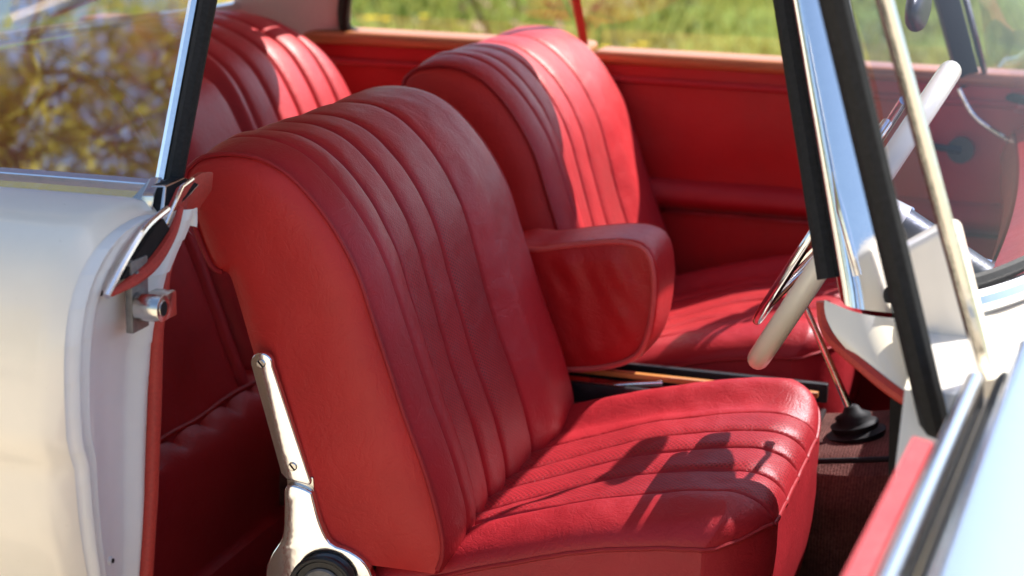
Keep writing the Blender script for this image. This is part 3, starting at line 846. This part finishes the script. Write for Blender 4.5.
def leafmat(name, a, b, tr=.3):
    t = NT(name); oi = t.noise(1.6, 3)
    c = t.ramp(oi.outputs[0], [(.35, a), (.65, b)]); t.l(c, t.b.inputs['Base Color'])
    t.set(Roughness=.6, Specular_IOR_Level=.2)
    tl = t.node('ShaderNodeBsdfTranslucent'); t.l(c, tl.inputs[0]); ms = t.node('ShaderNodeMixShader'); ms.inputs[0].default_value = tr
    t.l(t.b.outputs[0], ms.inputs[1]); t.l(tl.outputs[0], ms.inputs[2]); t.l(ms.outputs[0], t.o.inputs[0]); return t.m
GR = leafmat('grass_blade', (.24, .27, .045), (.40, .38, .11)); YF = leafmat('yellow_petals', (.80, .58, .02), (.90, .70, .05))
WD = leafmat('weed_leaf', (.07, .11, .02), (.13, .17, .03)); DRY = leafmat('dry_twigs', (.16, .10, .05), (.26, .17, .08), .1)
mb = MB()
for i in range(15000):
    y = random.uniform(2.2, 16); x = random.uniform(-8.5, 3.2) + (y - 3) * -.25
    if nz(x, y, 0, .55) < -.22 and random.random() < .8: continue
    h = random.uniform(.06, .2); a = random.uniform(0, 2 * pi); w = .012 + .0012 * y
    b = Vector((x, y, -.36 + (.1 if y > 6 else 0) * 0)); d = Vector((cos(a), sin(a), 0)); tp = b + Vector((random.uniform(-.06, .06), random.uniform(-.06, .06), h))
    mb.add([b - d * w, b + d * w, tp], [(0, 1, 2)])
go = mb.build('grass', GR, smooth=False); tag(go, 'sunlit meadow grass beyond the car', 'grass', kind='stuff')

def weed(label, pos, h, r, nf, dry=False):
    e = empty('flowering_weed' if not dry else 'dry_bush', pos)
    tag(e, label, 'weed' if not dry else 'bush', 'weeds in the meadow')
    mb = MB()
    for i in range(110):
        a = random.uniform(0, 2 * pi); q = r * sqrt(random.random()); z = h * random.random() ** .8
        c = Vector((cos(a) * q, sin(a) * q, z)); s = random.uniform(.03, .07)
        d = Vector((random.uniform(-1, 1), random.uniform(-1, 1), random.uniform(-.3, 1))).normalized(); k = d.cross(Vector((0, 0, 1))).normalized() * s * .4
        mb.add([c - d * s, c + k, c + d * s, c - k], [(0, 1, 2, 3)])
    mb.build('leaves', DRY if dry else WD, e, smooth=False)
    mb = MB()
    for i in range(8):
        a = random.uniform(0, 2 * pi); mb.tube([(0, 0, -.03), (cos(a) * r * .7, sin(a) * r * .7, h * .9)], .004, 5)
    mb.build('stems', DRY if dry else WD, e)
    if nf:
        mb = MB(); c = Vector((0, 0, 0))
        for k in range(6):
            b = k / 6 * 2 * pi; d = Vector((cos(b), sin(b), .4)) * .035; s = Vector((-sin(b), cos(b), 0)) * .016
            mb.add([c, c + d * .6 + s, c + d, c + d * .6 - s], [(0, 1, 2, 3)])
        f0 = mb.build('flower', YF, e, smooth=False)
        for i in range(nf):
            f = f0 if i == 0 else f0.copy()
            if i: COL.objects.link(f)
            a = random.uniform(0, 2 * pi); q = r * sqrt(random.random()); f.location = (cos(a) * q, sin(a) * q, h * random.uniform(.75, 1.15))
    return e
CAM = Vector((0.69436444, -2.16147454, 1.14769074))
YAW_D = Vector((-0.27882237, 0.92998808, -0.23954174)); UPV = Vector((-0.0906917, 0.22282004, 0.97063188)); FPX = 1886.06
RIGHT = YAW_D.cross(UPV)
WEEDS = [('yellow flowering weed in the far side rear window, beside the roof post', (-3.35, 6.6, -.35), .55, .42, 26),
         ('low yellow flowered weed just right of the tallest flowering clump', (-2.75, 7.2, -.35), .40, .40, 16),
         ('tall yellow flowering weed at the top of the far rear window', (-3.25, 8.6, -.35), .7, .5, 40),
         ('brown dry bush in the middle of the far side rear window', (-2.35, 8.0, -.35), .75, .5, 0),
         ('single yellow flowered weed just left of the red window post', (-1.55, 7.2, -.35), .38, .2, 7),
         ('dark green leafy weed behind the passenger seat top', (-1.75, 8.4, -.35), .6, .45, 0)]
for i, (lb, p, h, r, nf) in enumerate(WEEDS): weed(lb, p, h, r, nf, 'bush' in lb)

# trees on the camera's side of the car: they show in the quarter window's reflection
LF = [leafmat('olive_leaf', (.13, .13, .02), (.34, .30, .04)), leafmat('russet_leaf', (.20, .10, .03), (.40, .24, .06)), leafmat('green_leaf', (.06, .10, .02), (.16, .20, .03))]
BK = plain('bark', (.09, .065, .05), .9, 8, .4, .02, .6)
def tree(label, pos, h, r, lm, nl=10500, sz=.05):
    e = empty('broadleaf_tree', pos); tag(e, label, 'tree', 'trees reflected in the side window')
    tk = MB(); tk.tube(spline([(0, 0, -.1), (.1, .05, h * .3), (-.05, .1, h * .6), (.05, 0, h * .92)], 14), [.17 - .15 * k / 13 for k in range(14)], 9)
    tips = []
    for i in range(34):
        z = h * random.uniform(.22, .85); a = random.uniform(0, 2 * pi); L = r * random.uniform(.5, 1.) * (1.1 - .6 * z / h)
        p0 = Vector((0, 0, z)); p1 = p0 + Vector((cos(a) * L * .5, sin(a) * L * .5, L * .22)); p2 = p0 + Vector((cos(a) * L, sin(a) * L, L * random.uniform(.0, .5)))
        tk.tube([p0, p1, p2], [.045, .025, .008], 5); tips += [p1, p2, p1.lerp(p2, .5)]
    tk.build('trunk', BK, e)
    cr = MB()
    for i in range(nl):
        c = random.choice(tips) + Vector([random.gauss(0, .27) for _ in range(3)])
        d = Vector([random.uniform(-1, 1) for _ in range(3)]).normalized(); k = d.cross(Vector((.3, .2, 1))).normalized(); s = random.uniform(.6, 1.3) * sz
        cr.add([c - d * s, c + k * s * .5, c + d * s, c - k * s * .5], [(0, 1, 2, 3)])
    cr.build('crown', lm, e, smooth=False); return e
TR = [('olive leaved tree at the left of the window reflection', (-6.2, -9.3), 6.2, 1.9, 0), ('russet tree in the middle of the window reflection', (-6.0, -11.8), 7, 2.2, 1), ('sparse green tree at the right of the window reflection', (-4.0, -10.2), 5.0, 1.5, 2),
      ('large russet tree behind the others in the window reflection', (-13, -16), 9, 4., 1), ('olive tree farthest right in the window reflection', (-1.5, -15), 7., 3., 0)]
for lb, (x, y), h, r, k in TR: tree(lb, (x, y, -.35), h, r, LF[k])

# ------------------------------------------------------------------ light
W = D.worlds.new('World'); SC.world = W; W.use_nodes = True
nt = W.node_tree; bg = nt.nodes['Background']
sky = nt.nodes.new('ShaderNodeTexSky'); sky.sky_type = 'NISHITA'; sky.sun_disc = False
SUN = Vector((.50, .72, 1.0)).normalized()
sky.sun_elevation = math.asin(SUN.z); sky.sun_rotation = math.atan2(SUN.x, SUN.y)
sky.air_density = 1.0; sky.dust_density = 1.0
nt.links.new(sky.outputs[0], bg.inputs[0]); bg.inputs[1].default_value = .10
L = D.lights.new('sun', 'SUN'); L.energy = 5.0; L.angle = radians(.5); L.color = (1, .95, .86)
lo = D.objects.new('sun', L); COL.objects.link(lo); lo.rotation_euler = SUN.to_track_quat('Z', 'Y').to_euler()

# ------------------------------------------------------------------ camera
cam = D.cameras.new('camera'); co = D.objects.new('camera', cam); COL.objects.link(co)
cam.sensor_width = 36; cam.lens = FPX / 1024 * 36; cam.clip_start = .05; cam.clip_end = 1000
m = Matrix((RIGHT, UPV, -YAW_D)).transposed().to_4x4(); m.translation = CAM; co.matrix_world = m
cam.dof.use_dof = True; cam.dof.focus_distance = 2.12; cam.dof.aperture_fstop = 5.0
SC.camera = co
SC.view_settings.view_transform = 'Standard'; SC.view_settings.look = 'None'; SC.view_settings.gamma = 1.; SC.view_settings.use_curve_mapping = False
SC.view_settings.exposure = 1.36
SC.cycles.max_bounces = 10; SC.cycles.transparent_max_bounces = 16; SC.cycles.use_denoising = True
